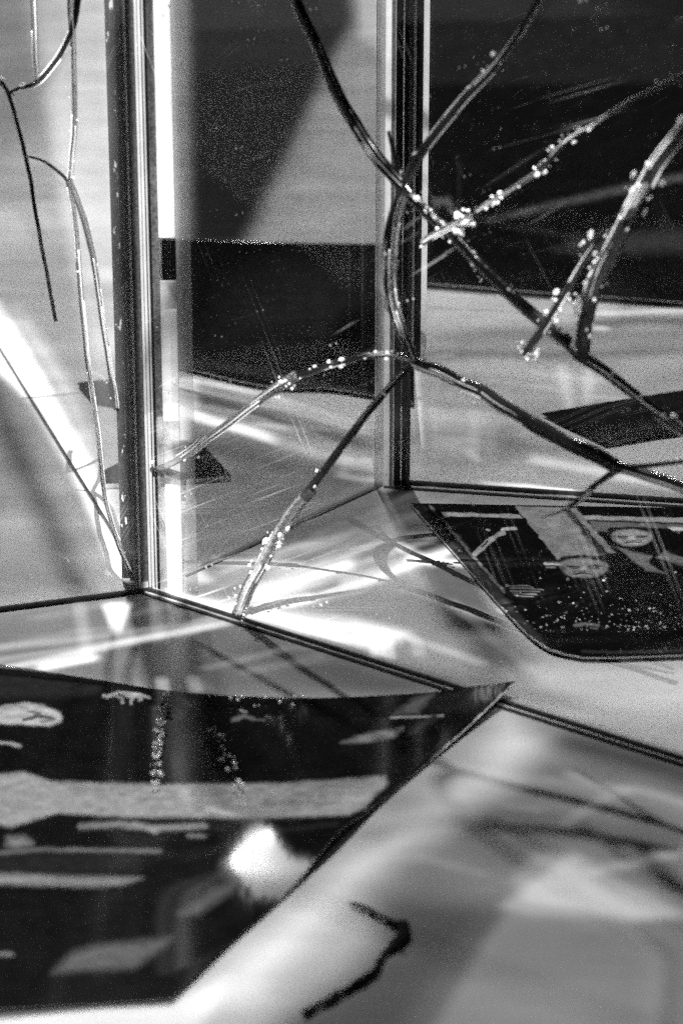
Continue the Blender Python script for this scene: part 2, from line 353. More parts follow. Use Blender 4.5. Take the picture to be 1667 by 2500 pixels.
# front curled print -------------------------------------------------
pic1 = paint([
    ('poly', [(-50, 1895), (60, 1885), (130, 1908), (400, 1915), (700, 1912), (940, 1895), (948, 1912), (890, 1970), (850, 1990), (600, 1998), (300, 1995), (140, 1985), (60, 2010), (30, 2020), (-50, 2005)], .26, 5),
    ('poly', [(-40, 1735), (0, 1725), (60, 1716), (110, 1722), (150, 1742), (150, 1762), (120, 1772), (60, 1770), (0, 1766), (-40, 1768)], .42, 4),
    ('line', [(60, 1758), (90, 1748), (125, 1752)], .06, 4, 4), ('line', [(70, 1738), (100, 1742)], .10, 4, 3), ('line', [(100, 1762), (135, 1756)], .12, 4, 3),
    ('line', [(0, 1730), (40, 1724), (70, 1728)], .2, 3, 1.5),
    ('line', [(-20, 1812), (20, 1814), (50, 1821)], .3, 5, 4),
    ('line', [(253, 1699), (262, 1702), (290, 1690), (330, 1694), (364, 1703)], .40, 3, 3.5), ('line', [(275, 1696), (300, 1705), (298, 1716)], .34, 3, 3),
    ('line', [(300, 1694), (325, 1704), (318, 1716)], .34, 3, 3), ('line', [(322, 1697), (345, 1705), (340, 1710)], .30, 3, 3),
    ('poly', [(-50, 1640), (100, 1652), (250, 1672), (245, 1690), (130, 1705), (-50, 1705)], .035, 10),
    ('line', [(-50, 1622), (200, 1650), (450, 1690)], .12, 2, 2),
    ('line', [(568, 1758), (595, 1748), (618, 1755)], .16, 5, 5), ('line', [(588, 1733), (602, 1738)], .3, 3, 2.5), ('line', [(610, 1756), (645, 1758)], .12, 4, 2),
    ('poly', [(960, 1744), (1010, 1705), (1060, 1692), (1020, 1740)], .10, 8), ('line', [(955, 1752), (1080, 1748)], .35, 3, 2), ('line', [(1000, 1790), (1060, 1752)], .05, 8, 8),
    ('poly', [(835, 1812), (900, 1790), (985, 1778), (960, 1800), (900, 1812)], .22, 6),
    ('line', [(200, 2018), (290, 2012), (380, 2022), (500, 2016)], .20, 10, 7), ('line', [(330, 2010), (380, 2030)], .25, 8, 5), ('line', [(460, 2040), (500, 2042)], .14, 8, 4),
    ('poly', [(20, 2045), (60, 2042), (80, 2060), (40, 2070), (15, 2062)], .2, 10),
    ('line', [(-30, 2085), (100, 2075), (390, 2078)], .13, 8, 5),
    ('poly', [(-50, 2090), (100, 2082), (350, 2088), (340, 2130), (-50, 2135)], .028, 10),
    ('poly', [(-50, 2130), (60, 2135), (200, 2140), (350, 2143), (300, 2160), (230, 2165), (-50, 2158)], .22, 7),
    ('poly', [(130, 2375), (180, 2325), (230, 2310), (420, 2290), (400, 2310), (330, 2362), (200, 2368)], .085, 12),
    ('poly', [(440, 2230), (520, 2170), (580, 2150), (560, 2180), (480, 2232)], .08, 14),
    ('line', [(-30, 2328), (30, 2330)], .15, 8, 4),
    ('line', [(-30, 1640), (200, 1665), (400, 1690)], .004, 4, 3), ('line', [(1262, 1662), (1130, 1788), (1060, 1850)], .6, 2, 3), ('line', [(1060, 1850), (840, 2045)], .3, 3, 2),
    ('line', [(950, 2000), (900, 2040), (870, 2060)], .06, 14, 10), ('line', [(640, 2035), (820, 2010)], .03, 10, 6),
], .009, 2.0)
BUMPS = [(G(672, 2050), .0062, .024, .019, math.cos(.3), math.sin(.3)), (G(1150, 1672), .0012, .010, .010, 1, 0)]
def blob(x, y, cx, cy, a, b, th):
    dx, dy = x - cx, y - cy; u = dx * math.cos(th) + dy * math.sin(th); v = -dx * math.sin(th) + dy * math.cos(th)
    return math.exp(-(u / a) ** 2 - (v / b) ** 2)
GL = [(598, 1985), (640, 1992), (672, 2050), (712, 2092), (790, 2104), (740, 2160), (690, 2200), (610, 2195), (585, 2120)]
def scuff1(x, y):
    st = .5 + .9 * noise.noise(Vector((x * .16, y * .03, 2))) + .6 * noise.noise(Vector((x * .5, y * .08, 7)))
    d = dpoly(x, y, GL) if 400 < x < 900 and 1850 < y < 2300 else 999; d = -d if inpoly(x, y, GL) else d
    soft = 120 if x < 620 else 60
    core = max(0, min(1, .55 - d / soft))
    k = 1.1 * blob(x, y, 1190, 1692, 60, 22, -.5) + .25 * blob(x, y, 480, 1830, 60, 90, .3) + .55 * blob(x, y, 738, 1745, 14, 28, .3)
    return max(0, min(1, k * (.45 + st) + core * (.6 + core + .8 * (st - .5))))
pr1 = sheet('curled_print',
    top=[(-420, 1590, .010), (-150, 1605, .006), (0, 1622, .003), (220, 1656, .0015), (450, 1690, .0012), (740, 1704, .0015), (1000, 1694, .002), (1150, 1680, .0028), (1262, 1662, .0045)],
    right=[(1262, 1662, .0045), (1130, 1788, .0014), (960, 1935, .0007), (840, 2045, .0006), (700, 2185, .0006), (560, 2310, .0007), (420, 2440, .0012)],
    bot=[(-700, 2510, .004), (-300, 2485, .003), (0, 2466, .002), (200, 2456, .001), (320, 2448, .001), (420, 2440, .0012)],
    left=[(-420, 1590, .010), (-550, 2000, .004), (-700, 2510, .004)],
    nu=480, nv=300, thick=.00012, pic=pic1, m=M['print_gloss'], scuff=scuff1,
    sag=lambda p: sum(h * math.exp(-((p.x - c.x) * ca + (p.y - c.y) * sa) ** 2 / wx ** 2 - (-(p.x - c.x) * sa + (p.y - c.y) * ca) ** 2 / wy ** 2) for c, h, wx, wy, ca, sa in BUMPS))
tag(pr1, 'large dark glossy photographic print curling up at its pointed right corner in the foreground', 'photo print')

# right group photograph ---------------------------------------------
def face(cx, cy, s, dark=.015, v=.20):
    q = lambda *p: [(cx + a * s, cy + b * s) for a, b in p]
    return [('poly', q((-70, -16), (-56, -28), (-10, -34), (40, -30), (66, -16), (64, -4), (-66, -4)), dark, 3 * s),
            ('poly', q((-60, -12), (-40, -22), (0, -25), (38, -21), (58, -10), (58, 6), (34, 19), (0, 23), (-28, 20), (-52, 8)), v, 3 * s),
            ('poly', q((-30, -21), (0, -24), (30, -20), (34, -12), (-34, -12)), v * 1.25, 4 * s), ('poly', q((-60, -8), (-50, -12), (-44, 4), (-50, 8)), v * .4, 4 * s),
            ('line', q((-42, -6), (-14, -5)), dark, 1.6, 1.6 * s), ('line', q((12, -5), (42, -6)), dark, 1.6, 1.6 * s),
            ('line', q((-36, -2), (-16, -1)), dark * 2, 1.6, 1.2 * s), ('line', q((14, -1), (36, -2)), dark * 2, 1.6, 1.2 * s),
            ('poly', q((-6, -4), (4, -4), (10, 6), (-12, 6)), v * 1.7, 2.5 * s), ('line', q((-12, 7), (10, 7)), dark * 2, 1.6, 1.0 * s),
            ('line', q((-26, 13), (0, 12), (26, 13)), dark, 1.6, 1.3 * s), ('line', q((-18, 16), (18, 16)), v * 1.4, 2, 1.2 * s),
            ('line', q((-40, 4), (-24, 10)), v * 1.35, 3, 2.5 * s), ('line', q((24, 10), (42, 4)), v * 1.35, 3, 2.5 * s), ('line', q((-28, 6), (-20, 15)), v * .35, 2, .9), ('line', q((22, 6), (30, 14)), v * .35, 2, .9)]
shapes = [
    ('line', [(1005, 1222), (1320, 1575)], .05, 10, 12),
    ('line', [(1050, 1236), (1130, 1330), (1230, 1445)], .12, 4, 3.5), ('line', [(1072, 1254), (1150, 1345)], .03, 2, 1.5),
    ('poly', [(1078, 1250), (1268, 1256), (1274, 1266), (1082, 1260)], .34, 1.5),
    ('poly', [(1256, 1236), (1385, 1240), (1480, 1350), (1440, 1366), (1360, 1366)], .25, 2),
    ('poly', [(1370, 1240), (1392, 1240), (1500, 1352), (1462, 1354)], .03, 5),
    ('poly', [(1388, 1240), (1404, 1240), (1502, 1350), (1484, 1350)], .22, 2),
    ('poly', [(1420, 1258), (1720, 1266), (1720, 1278), (1428, 1268)], .34, 1.5),
    ('poly', [(1440, 1272), (1720, 1282), (1720, 1292), (1490, 1286), (1480, 1298), (1452, 1296)], .14, 2),
    ('poly', [(1630, 1288), (1720, 1284), (1720, 1296), (1640, 1296)], .7, 2),
    ('poly', [(1500, 1334), (1520, 1340), (1590, 1358), (1580, 1374), (1612, 1396), (1622, 1400), (1580, 1394), (1540, 1366)], .17, 3),
    ('poly', [(1620, 1345), (1720, 1380), (1720, 1396), (1600, 1362)], .15, 3),
    ('line', [(1160, 1352), (1185, 1328), (1210, 1308), (1228, 1300)], .34, 3, 6), ('line', [(1225, 1292), (1258, 1289)], .45, 2, 3.2), ('line', [(1188, 1293), (1196, 1295)], .35, 2, 2.2),
    ('line', [(1176, 1335), (1192, 1320)], .02, 2, 2),
]
shapes.append(('line', [(996, 1224), (1108, 1352), (1213, 1472), (1288, 1550), (1343, 1587), (1420, 1606)], .6, 1.5, 1.2))
shapes += face(1424, 1388, 1.0) + face(1542, 1314, .85, .02, .30)
for k in range(5): shapes.append(('line', [(1240 + 4 * k, 1430 + k * 6), (1290, 1430 + k * 6.5), (1300 + 8 * ((k * 3) % 4), 1436 + k * 5)], .17, 2, 1.4))
shapes += [('line', [(1332, 1376), (1350, 1375), (1372, 1378)], .2, 3, 4), ('line', [(1334, 1386), (1356, 1385)], .15, 2, 2)]
shapes += [('line', [(1402, 1527), (1430, 1523), (1460, 1527)], .16, 3, 3.5), ('line', [(1440, 1533), (1456, 1534)], .12, 2, 2)]
shapes += [('line', [(1420, 1590), (1500, 1593), (1600, 1590), (1720, 1586)], .05, 4, 3)]
for k in range(170):
    x = random.gauss(1480, 150); y = 1545 - abs(random.gauss(0, 62)) + (x < 1350) * 0; r = random.choice((.7, .9, 1.2, 2.0))
    shapes.append(('line', [(x, y), (x + random.uniform(0, 3), y + random.uniform(-1, 1))], random.uniform(.2, .8), 1.2, r))
pr2 = sheet('group_portrait_print',
    top=[(1000, 1228, .0016), (1200, 1232, .0016), (1450, 1236, .0016), (1850, 1244, .0016)],
    left=[(1000, 1228, .0016), (1110, 1352, .0016), (1215, 1472, .0016), (1290, 1550, .0016), (1345, 1586, .0016), (1420, 1604, .0016)],
    bot=[(1420, 1604, .0016), (1500, 1604, .0016), (1650, 1599, .0016), (1850, 1592, .0016)],
    right=[(1850, 1244, .0016), (1850, 1400, .0016), (1850, 1592, .0016)],
    nu=620, nv=330, pic=paint(shapes, .006, 1.45), m=M['print_flat'], thick=.0007)
tag(pr2, 'dark group portrait photograph with pale faces and hands lying behind the cracked front pane', 'photo print')

# other prints at the back -------------------------------------------
def flat_sheet(name, P, z, pic, n_sub, m, label, thick=.0008, lift=None):
    bm = bmesh.new(); cl = bm.verts.layers.float_color.new('picture')
    vs = [bm.verts.new(G(x, y, z + (lift[i] if lift else 0))) for i, (x, y) in enumerate(P)]
    f = bm.faces.new(vs)
    if f.normal.z < 0: f.normal_flip()
    bm.normal_update()
    low = [bm.verts.new(v.co - Vector((0, 0, thick))) for v in vs]; L = len(vs)
    for k in range(L):
        q = bm.faces.new((vs[k], low[k], low[(k + 1) % L], vs[(k + 1) % L])); q.material_index = 1
    for v in bm.verts: v[cl] = (pic, 0, 0, 1)
    me = bpy.data.meshes.new(name); bm.to_mesh(me); bm.free()
    o = link(name, me, [m, M['paper_edge'] if thick > .0008 else M['card']]); tag(o, label, 'photo print'); return o
pic4 = paint([('poly', [(560, 700), (700, 640), (880, 640), (900, 760), (780, 850), (640, 840), (500, 860)], .022, 60), ('poly', [(840, 770), (1000, 740), (1000, 900), (900, 920), (760, 900)], .002, 20),
    ('line', [(440, 880), (620, 905), (1000, 990)], .05, 26, 5), ('poly', [(392, 590), (450, 590), (450, 780), (392, 780)], .004, 10)], .006)  # light-grey haze over the black print is painted into its tone
pr4 = sheet('dark_print', top=[(392, 582, .002), (700, 592, .002), (1010, 597, .002)], bot=[(396, 885, .002), (470, 902, .002), (650, 942, .002), (820, 950, .002), (1010, 985, .002)],
    left=[(392, 582, .002), (394, 740, .002), (396, 885, .002)], right=[(1010, 597, .002), (1010, 780, .002), (1010, 985, .002)], nu=140, nv=90, pic=pic4, m=M['print_flat'])
tag(pr4, 'big black print lying behind the folding screen between its two corner posts', 'photo print')
flat_sheet('dark_print', [(190, 934), (260, 926), (390, 900), (390, 970), (310, 990), (225, 975)], .002, .010, 0, M['print_flat'],
           'small dark print tip showing just left of the near corner post')
flat_sheet('dark_print', [(245, 1152), (380, 1085), (490, 1078), (566, 1162), (380, 1176), (248, 1182)], .002, .012, 0, M['print_flat'],
           'small black print corner with white edge just right of the near corner post', thick=.0018)
flat_sheet('dark_print', [(1323, 1008), (1500, 978), (1900, 915), (1900, 1020), (1600, 1062), (1478, 1082)], .002, .012, 0, M['print_flat'],
           'black print strip lying on the table at the right edge behind the back pane')
pic6 = paint([('poly', [(1190, 536), (1300, 505), (1560, 442), (1680, 420), (1680, 440), (1560, 462), (1300, 520), (1180, 542)], .13, 4),
              ('poly', [(1052, 484), (1098, 482), (1102, 510), (1124, 512), (1122, 530), (1100, 520), (1090, 500), (1052, 500)], .16, 4),
              ('poly', [(1360, 610), (1440, 575), (1667, 562), (1760, 560), (1760, 610), (1500, 620)], .06, 14),
              ('line', [(1120, 380), (1122, 560)], .05, 3, 2), ('line', [(1112, 0), (1114, 200)], .08, 3, 2), ('poly', [(1000, -200), (2300, -200), (2300, 196), (1000, 206)], .028, 8)], .007)  # grey top band paints the table lying in shade
pr6 = sheet('dark_print', top=[(1005, -120, .003), (1400, -120, .003), (2200, -120, .003)], bot=[(1005, 688, .003), (1300, 712, .003), (1667, 738, .003), (2200, 790, .003)],
    left=[(1005, -120, .003), (1005, 300, .003), (1005, 688, .003)], right=[(2200, -120, .003), (2200, 300, .003), (2200, 790, .003)], nu=200, nv=160, pic=pic6, m=M['print_flat'])
tag(pr6, 'largest black print with one pale diagonal stripe, its grey top standing in for shaded table, in the upper right background', 'photo print')
# ------------------------------------------------------------------ the folding acrylic screen
V1, V2 = G(372, 1442), G(945, 1176)
C_END = V1 + (G(1667, 1852) - V1) * 1.35
A_END = V1 + (G(0, 1490) - V1) * 1.5
D_END = V2 + (G(1667, 1224) - V2) * 1.5
F_END = G(-60, 745)
H = .30
scr = thing('acrylic_screen', 'clear folding acrylic screen with its cracked panes mended by beads of glue', 'screen')
A1 = V1 + (A_END - V1).normalized() * .004
pC = slab('pane', V1, C_END, .003, .001, H, M['pane'], scr, 1, M['frost_light']); pC['label'] = 'cracked front pane running right towards the camera'
pA = slab('pane', A1, A_END, .003, .001, H, M['pane_left'], scr, -1, M['frost_light']); pA['label'] = 'left pane with thin cracks'
pE = slab('pane', V1 + (V2 - V1) * .04, V2, .003, .001, H, M['pane_far'], scr, 1, M['frost_light']); pE['label'] = 'inner pane joining the two corner posts'
pD = slab('pane', V2, D_END, .003, .001, H, M['pane_far'], scr, 1, M['frost_light']); pD['label'] = 'back pane on the right'
def trim(a, b, off, t, z, m, parent):           # a low strip along a pane's foot; off = metres towards the camera side
    d = (b - a).normalized(); n = Vector((d.y, -d.x, 0)) * off
    o = slab('foot_bead_or_highlight', a + n, b + n, t, .0002, z, M[m], parent, 1); return o
trim(V1, C_END, .0018, .0012, .0012, 'dark_edge', pC); trim(V1, C_END, .0040, .0007, .0008, 'highlight_line', pC); trim(V1, C_END, .0052, .001, .0006, 'dark_edge', pC)  # white middle strip paints the highlight along the pane's foot
d_ = (A_END - V1); trim(A_END, V1, .0015, .0016, .0014, 'dark_edge', pA)
trim(V1.lerp(V2, .12), V2, .0018, .0009, .0006, 'post_dark', pE)
trim(V2, D_END, .002, .0022, .0012, 'dark_edge', pD); trim(V2, D_END, .0080, .0018, .0006, 'dark_edge', pD)
fr_ = trim(F_END, V1.lerp(F_END, .05), .002, .0012, .001, 'dark_edge', scr); fr_.name = 'floor_line'  # thin dark line on the table, running back left from the near post

# corner posts: bundles of acrylic strips, the white bands painting the refracted lit backdrop
def strip(x0, x1, yb, m, z0=.0, z1=.214, depth=.003, parent=None, lab=None, dy=0):
    if parent and parent.name.endswith('001'): yb += 9
    a, b = G(x0, yb), G(x1, yb + dy); o = slab('edge_strip', a, b, depth, z0, z1, M[m], parent, 1)
    if lab: o['label'] = lab
    return o
def zat(x, yb, y):                              # height above the base point that shows at picture row y
    g = G(x, yb); d = ray(x, y); return HCAM + d.z * (g.y / d.y)
post1 = bpy.data.objects.new('corner_post', None); C.objects.link(post1); post1.parent = scr; post1['label'] = 'near corner post'
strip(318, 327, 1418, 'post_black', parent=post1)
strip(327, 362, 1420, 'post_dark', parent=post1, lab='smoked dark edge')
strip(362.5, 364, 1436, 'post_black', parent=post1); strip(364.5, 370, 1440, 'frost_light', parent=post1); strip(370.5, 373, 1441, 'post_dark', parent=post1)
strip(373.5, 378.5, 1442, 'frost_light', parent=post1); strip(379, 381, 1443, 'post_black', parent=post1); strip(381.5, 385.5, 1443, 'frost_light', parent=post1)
strip(386, 392, 1445, 'post_black', parent=post1); strip(392.5, 408, 1446, 'refr_mist', z1=zat(400, 1446, 1020), parent=post1)
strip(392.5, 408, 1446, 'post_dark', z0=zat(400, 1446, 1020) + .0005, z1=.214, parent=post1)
yb = 1450
strip(409, 447, yb, 'refr_bright', 0, zat(428, yb, 1190), parent=post1)
strip(409, 447, yb, 'refr_mist', zat(428, yb, 1188), zat(428, yb, 1030), parent=post1)
strip(409, 447, yb, 'refr_bright', zat(428, yb, 1028), zat(428, yb, 760), parent=post1, lab='white band painting the refracted lit backdrop')
strip(409, 447, yb, 'refr_mist', zat(428, yb, 758), zat(428, yb, 690), parent=post1)
strip(409, 447, yb, 'refr_white', zat(428, yb, 580), .214, parent=post1, lab='white band painting the refracted lit backdrop')
strip(448, 482, yb, 'refr_faint', 0, .214, parent=post1)
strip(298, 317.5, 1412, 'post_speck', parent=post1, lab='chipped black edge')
post2 = bpy.data.objects.new('corner_post', None); C.objects.link(post2); post2.parent = scr; post2['label'] = 'far corner post'
for x0, x1, mm in ((914, 917, 'frost_light'), (918, 934, 'refr_grey'), (935, 949, 'refr_white'), (950, 957, 'post_dark'), (957.5, 960, 'frost_light'), (960.5, 976, 'post_black'),
                   (976.5, 979, 'refr_grey'), (979.5, 990, 'post_black'), (990.5, 1000, 'post_dark')):
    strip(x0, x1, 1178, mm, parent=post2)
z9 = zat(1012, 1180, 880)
strip(1000.5, 1006, 1180, 'frost_light', z9, parent=post2); strip(1006.5, 1022, 1180, 'post_black', z9, parent=post2); strip(1022.5, 1036, 1180, 'refr_white', z9, parent=post2)

# glue along the cracks ----------------------------------------------
def bead(paths, m, pane, a, b, r0, r1, off=0.0, nb=0, label=None, end_off=0.0, bub=(.0004, .0011), flat=.8, seed=1, rough=.22, spread=2.0):
    d = (b - a).normalized(); nn = Vector((d.y, -d.x, 0))
    if nn.y > 0: nn = -nn
    P = [on_wall(x, y, a, b) for x, y in paths]
    P = [p + nn * (off + end_off * i / (len(P) - 1)) for i, p in enumerate(P)]
    Q = catmull(P, 10)
    k_ = 1.12 if m == 'glue' else 1.2; r0, r1 = r0 * k_, r1 * k_
    Q = [q + Vector((noise.noise(q * 90 + Vector((seed, 0, 0))), 0, noise.noise(q * 90 + Vector((0, seed, 9))))) * r0 * .35 for q in Q]
    bm = bmesh.new(); tube(bm, Q, (r0, r1), flat=flat, seed=seed, facing=nn, rough=rough)
    o = fin(bm, 'glue_bead', M[m], scr)
    if label: o['label'] = label
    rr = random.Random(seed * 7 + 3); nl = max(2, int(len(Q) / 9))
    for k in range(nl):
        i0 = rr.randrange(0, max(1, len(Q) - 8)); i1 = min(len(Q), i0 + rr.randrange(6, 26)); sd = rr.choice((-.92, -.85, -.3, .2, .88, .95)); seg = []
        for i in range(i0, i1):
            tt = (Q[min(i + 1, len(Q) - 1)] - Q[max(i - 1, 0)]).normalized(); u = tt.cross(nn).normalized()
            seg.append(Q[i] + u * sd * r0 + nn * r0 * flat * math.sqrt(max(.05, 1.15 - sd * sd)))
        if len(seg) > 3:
            bm = bmesh.new(); tube(bm, seg, (r0 * .13, r0 * .06), seg=6, facing=nn, rough=.9, seed=seed); fin(bm, 'glint_line', M['bubble_glint'], o)  # thin white tubes painting the glints along the glue
    if nb:
        bm = bmesh.new(); rr = random.Random(seed * 13 + 1); cl = [rr.random() for _ in range(max(2, nb // 6))]
        for k in range(nb):
            t = rr.choice(cl) + rr.gauss(0, .05) if rr.random() < .75 else rr.random()
            t = max(0, min(.999, t)); q = Q[int(t * (len(Q) - 1))]
            tt = (Q[min(len(Q) - 1, int(t * (len(Q) - 1)) + 1)] - q); tt = tt.normalized() if tt.length > 0 else Vector((1, 0, 0)); u = tt.cross(nn)
            s = rr.choice((-1, 1)) * r0 * rr.uniform(.5, spread)
            c = q + u * s + nn * r0 * rr.uniform(.3, 1.0)
            big = rr.random() < .25; e_ = rr.uniform(*bub) * (.75 if big else .42)
            sph = bmesh.ops.create_icosphere(bm, subdivisions=2, radius=e_)['verts']; st = rr.uniform(0, 1.2)
            for v in sph:
                w_ = v.co * (1 + .35 * noise.noise(v.co * (1.2 / e_) + c * 900)); v.co = w_ + tt * (w_.dot(tt) * st) + c
        bb = fin(bm, 'glue_bubbles', M['bubble_glint'], o); bb['kind'] = 'stuff'
    return o
a, b = V1, C_END
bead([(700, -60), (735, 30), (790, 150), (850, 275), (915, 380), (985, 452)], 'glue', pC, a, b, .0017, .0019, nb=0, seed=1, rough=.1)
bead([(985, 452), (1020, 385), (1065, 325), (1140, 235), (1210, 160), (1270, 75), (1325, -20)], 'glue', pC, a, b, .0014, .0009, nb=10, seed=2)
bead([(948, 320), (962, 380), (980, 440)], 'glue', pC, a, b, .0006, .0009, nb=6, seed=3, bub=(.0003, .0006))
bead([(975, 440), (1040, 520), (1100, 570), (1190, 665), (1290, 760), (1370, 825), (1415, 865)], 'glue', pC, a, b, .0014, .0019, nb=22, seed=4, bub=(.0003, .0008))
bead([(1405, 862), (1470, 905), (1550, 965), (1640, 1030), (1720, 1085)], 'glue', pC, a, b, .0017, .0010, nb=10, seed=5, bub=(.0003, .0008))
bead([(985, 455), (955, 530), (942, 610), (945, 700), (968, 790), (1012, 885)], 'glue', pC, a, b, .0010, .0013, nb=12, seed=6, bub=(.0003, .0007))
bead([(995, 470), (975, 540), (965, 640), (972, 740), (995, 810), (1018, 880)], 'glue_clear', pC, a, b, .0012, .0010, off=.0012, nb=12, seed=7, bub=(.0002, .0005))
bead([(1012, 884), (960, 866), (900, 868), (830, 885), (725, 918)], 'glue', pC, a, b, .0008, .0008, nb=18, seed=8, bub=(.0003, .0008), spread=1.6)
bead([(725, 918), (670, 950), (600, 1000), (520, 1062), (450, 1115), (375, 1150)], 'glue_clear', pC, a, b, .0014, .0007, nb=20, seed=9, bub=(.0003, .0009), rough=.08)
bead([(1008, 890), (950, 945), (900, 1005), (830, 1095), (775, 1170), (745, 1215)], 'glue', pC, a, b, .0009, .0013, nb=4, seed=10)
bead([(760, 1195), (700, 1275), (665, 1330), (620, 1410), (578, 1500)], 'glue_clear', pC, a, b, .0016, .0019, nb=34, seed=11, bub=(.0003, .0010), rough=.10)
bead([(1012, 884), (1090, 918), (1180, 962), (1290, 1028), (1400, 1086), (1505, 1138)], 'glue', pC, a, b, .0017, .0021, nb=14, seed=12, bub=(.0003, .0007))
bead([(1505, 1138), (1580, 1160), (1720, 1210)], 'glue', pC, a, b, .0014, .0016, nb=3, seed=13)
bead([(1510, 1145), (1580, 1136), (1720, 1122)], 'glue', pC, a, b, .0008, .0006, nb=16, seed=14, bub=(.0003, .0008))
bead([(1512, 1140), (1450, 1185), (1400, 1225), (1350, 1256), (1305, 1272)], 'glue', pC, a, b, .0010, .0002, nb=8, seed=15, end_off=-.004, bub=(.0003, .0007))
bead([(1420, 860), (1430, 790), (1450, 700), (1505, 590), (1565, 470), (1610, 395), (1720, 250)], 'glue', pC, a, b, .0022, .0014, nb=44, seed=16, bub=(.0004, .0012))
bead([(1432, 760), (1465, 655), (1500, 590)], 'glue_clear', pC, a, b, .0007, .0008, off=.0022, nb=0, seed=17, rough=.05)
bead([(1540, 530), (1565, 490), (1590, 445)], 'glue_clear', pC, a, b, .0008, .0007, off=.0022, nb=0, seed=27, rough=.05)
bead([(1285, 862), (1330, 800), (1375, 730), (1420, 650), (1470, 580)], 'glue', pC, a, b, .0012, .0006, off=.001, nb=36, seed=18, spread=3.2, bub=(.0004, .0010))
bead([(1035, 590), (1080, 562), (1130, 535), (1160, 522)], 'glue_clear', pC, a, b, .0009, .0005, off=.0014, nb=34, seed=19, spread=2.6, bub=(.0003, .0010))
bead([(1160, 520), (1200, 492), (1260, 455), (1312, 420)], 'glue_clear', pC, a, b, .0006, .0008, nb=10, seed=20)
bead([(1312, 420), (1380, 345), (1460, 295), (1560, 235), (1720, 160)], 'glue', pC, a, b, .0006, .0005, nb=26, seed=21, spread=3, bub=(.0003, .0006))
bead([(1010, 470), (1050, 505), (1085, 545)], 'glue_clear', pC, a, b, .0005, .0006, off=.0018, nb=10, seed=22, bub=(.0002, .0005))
a, b = V1, A_END
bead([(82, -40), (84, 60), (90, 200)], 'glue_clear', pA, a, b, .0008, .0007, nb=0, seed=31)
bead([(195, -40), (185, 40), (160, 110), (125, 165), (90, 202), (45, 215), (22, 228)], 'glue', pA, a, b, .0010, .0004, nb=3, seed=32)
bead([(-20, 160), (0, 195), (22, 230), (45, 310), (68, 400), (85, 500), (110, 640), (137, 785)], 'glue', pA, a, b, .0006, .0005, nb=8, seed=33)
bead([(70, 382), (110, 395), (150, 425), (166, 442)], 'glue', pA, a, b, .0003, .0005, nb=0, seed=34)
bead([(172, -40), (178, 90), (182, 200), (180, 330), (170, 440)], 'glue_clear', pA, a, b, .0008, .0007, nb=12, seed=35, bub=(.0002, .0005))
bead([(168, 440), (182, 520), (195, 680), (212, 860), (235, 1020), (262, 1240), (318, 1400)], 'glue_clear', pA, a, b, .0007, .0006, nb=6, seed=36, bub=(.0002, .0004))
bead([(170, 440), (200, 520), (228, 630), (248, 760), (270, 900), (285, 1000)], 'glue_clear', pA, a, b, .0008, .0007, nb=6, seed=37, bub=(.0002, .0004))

# ------------------------------------------------------------------ two added films outside the picture that pattern the light
def film_mat():
    m, n, out = mat('added_patterned_film'); t = N(n, 'ShaderNodeBsdfTransparent'); a = N(n, 'ShaderNodeVertexColor'); a.layer_name = 'tone'
    n.links.new(a.outputs[0], t.inputs[0]); n.links.new(t.outputs[0], out.inputs[0]); return m
M['film'] = film_mat()
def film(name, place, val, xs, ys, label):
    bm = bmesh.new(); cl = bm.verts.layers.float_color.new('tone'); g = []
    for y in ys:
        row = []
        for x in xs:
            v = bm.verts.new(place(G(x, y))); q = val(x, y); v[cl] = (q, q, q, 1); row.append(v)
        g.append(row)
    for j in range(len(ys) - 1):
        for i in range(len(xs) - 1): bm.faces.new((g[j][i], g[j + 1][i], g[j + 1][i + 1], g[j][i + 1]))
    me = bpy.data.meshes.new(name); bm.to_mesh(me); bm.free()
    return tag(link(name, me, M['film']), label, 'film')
def layered(shapes, base, mode):
    box = []
    for s_ in shapes:
        xs = [p[0] for p in s_[1]]; ys = [p[1] for p in s_[1]]; mg = s_[3] + (s_[4] if len(s_) > 4 else 0) + 2
        box.append((min(xs) - mg, max(xs) + mg, min(ys) - mg, max(ys) + mg))
    def f(x, y):
        v = base(x, y)
        for s_, b in zip(shapes, box):
            if not (b[0] < x < b[1] and b[2] < y < b[3]): continue
            if s_[0] == 'poly':
                d = dpoly(x, y, s_[1]); d = -d if inpoly(x, y, s_[1]) else d; k = .5 - d / (2 * s_[3])
            else: k = (s_[4] - dpoly(x, y, s_[1], False)) / s_[3] + .5
            k = max(0, min(1, k)); k = k * k * (3 - 2 * k)
            v = v + k * s_[2] if mode == 'add' else v * (1 - k * s_[2])
        return max(0, min(1, v))
    return f
def frange(a, b, st): return [a + st * i for i in range(int((b - a) / st) + 1)]
P, L = 'poly', 'line'
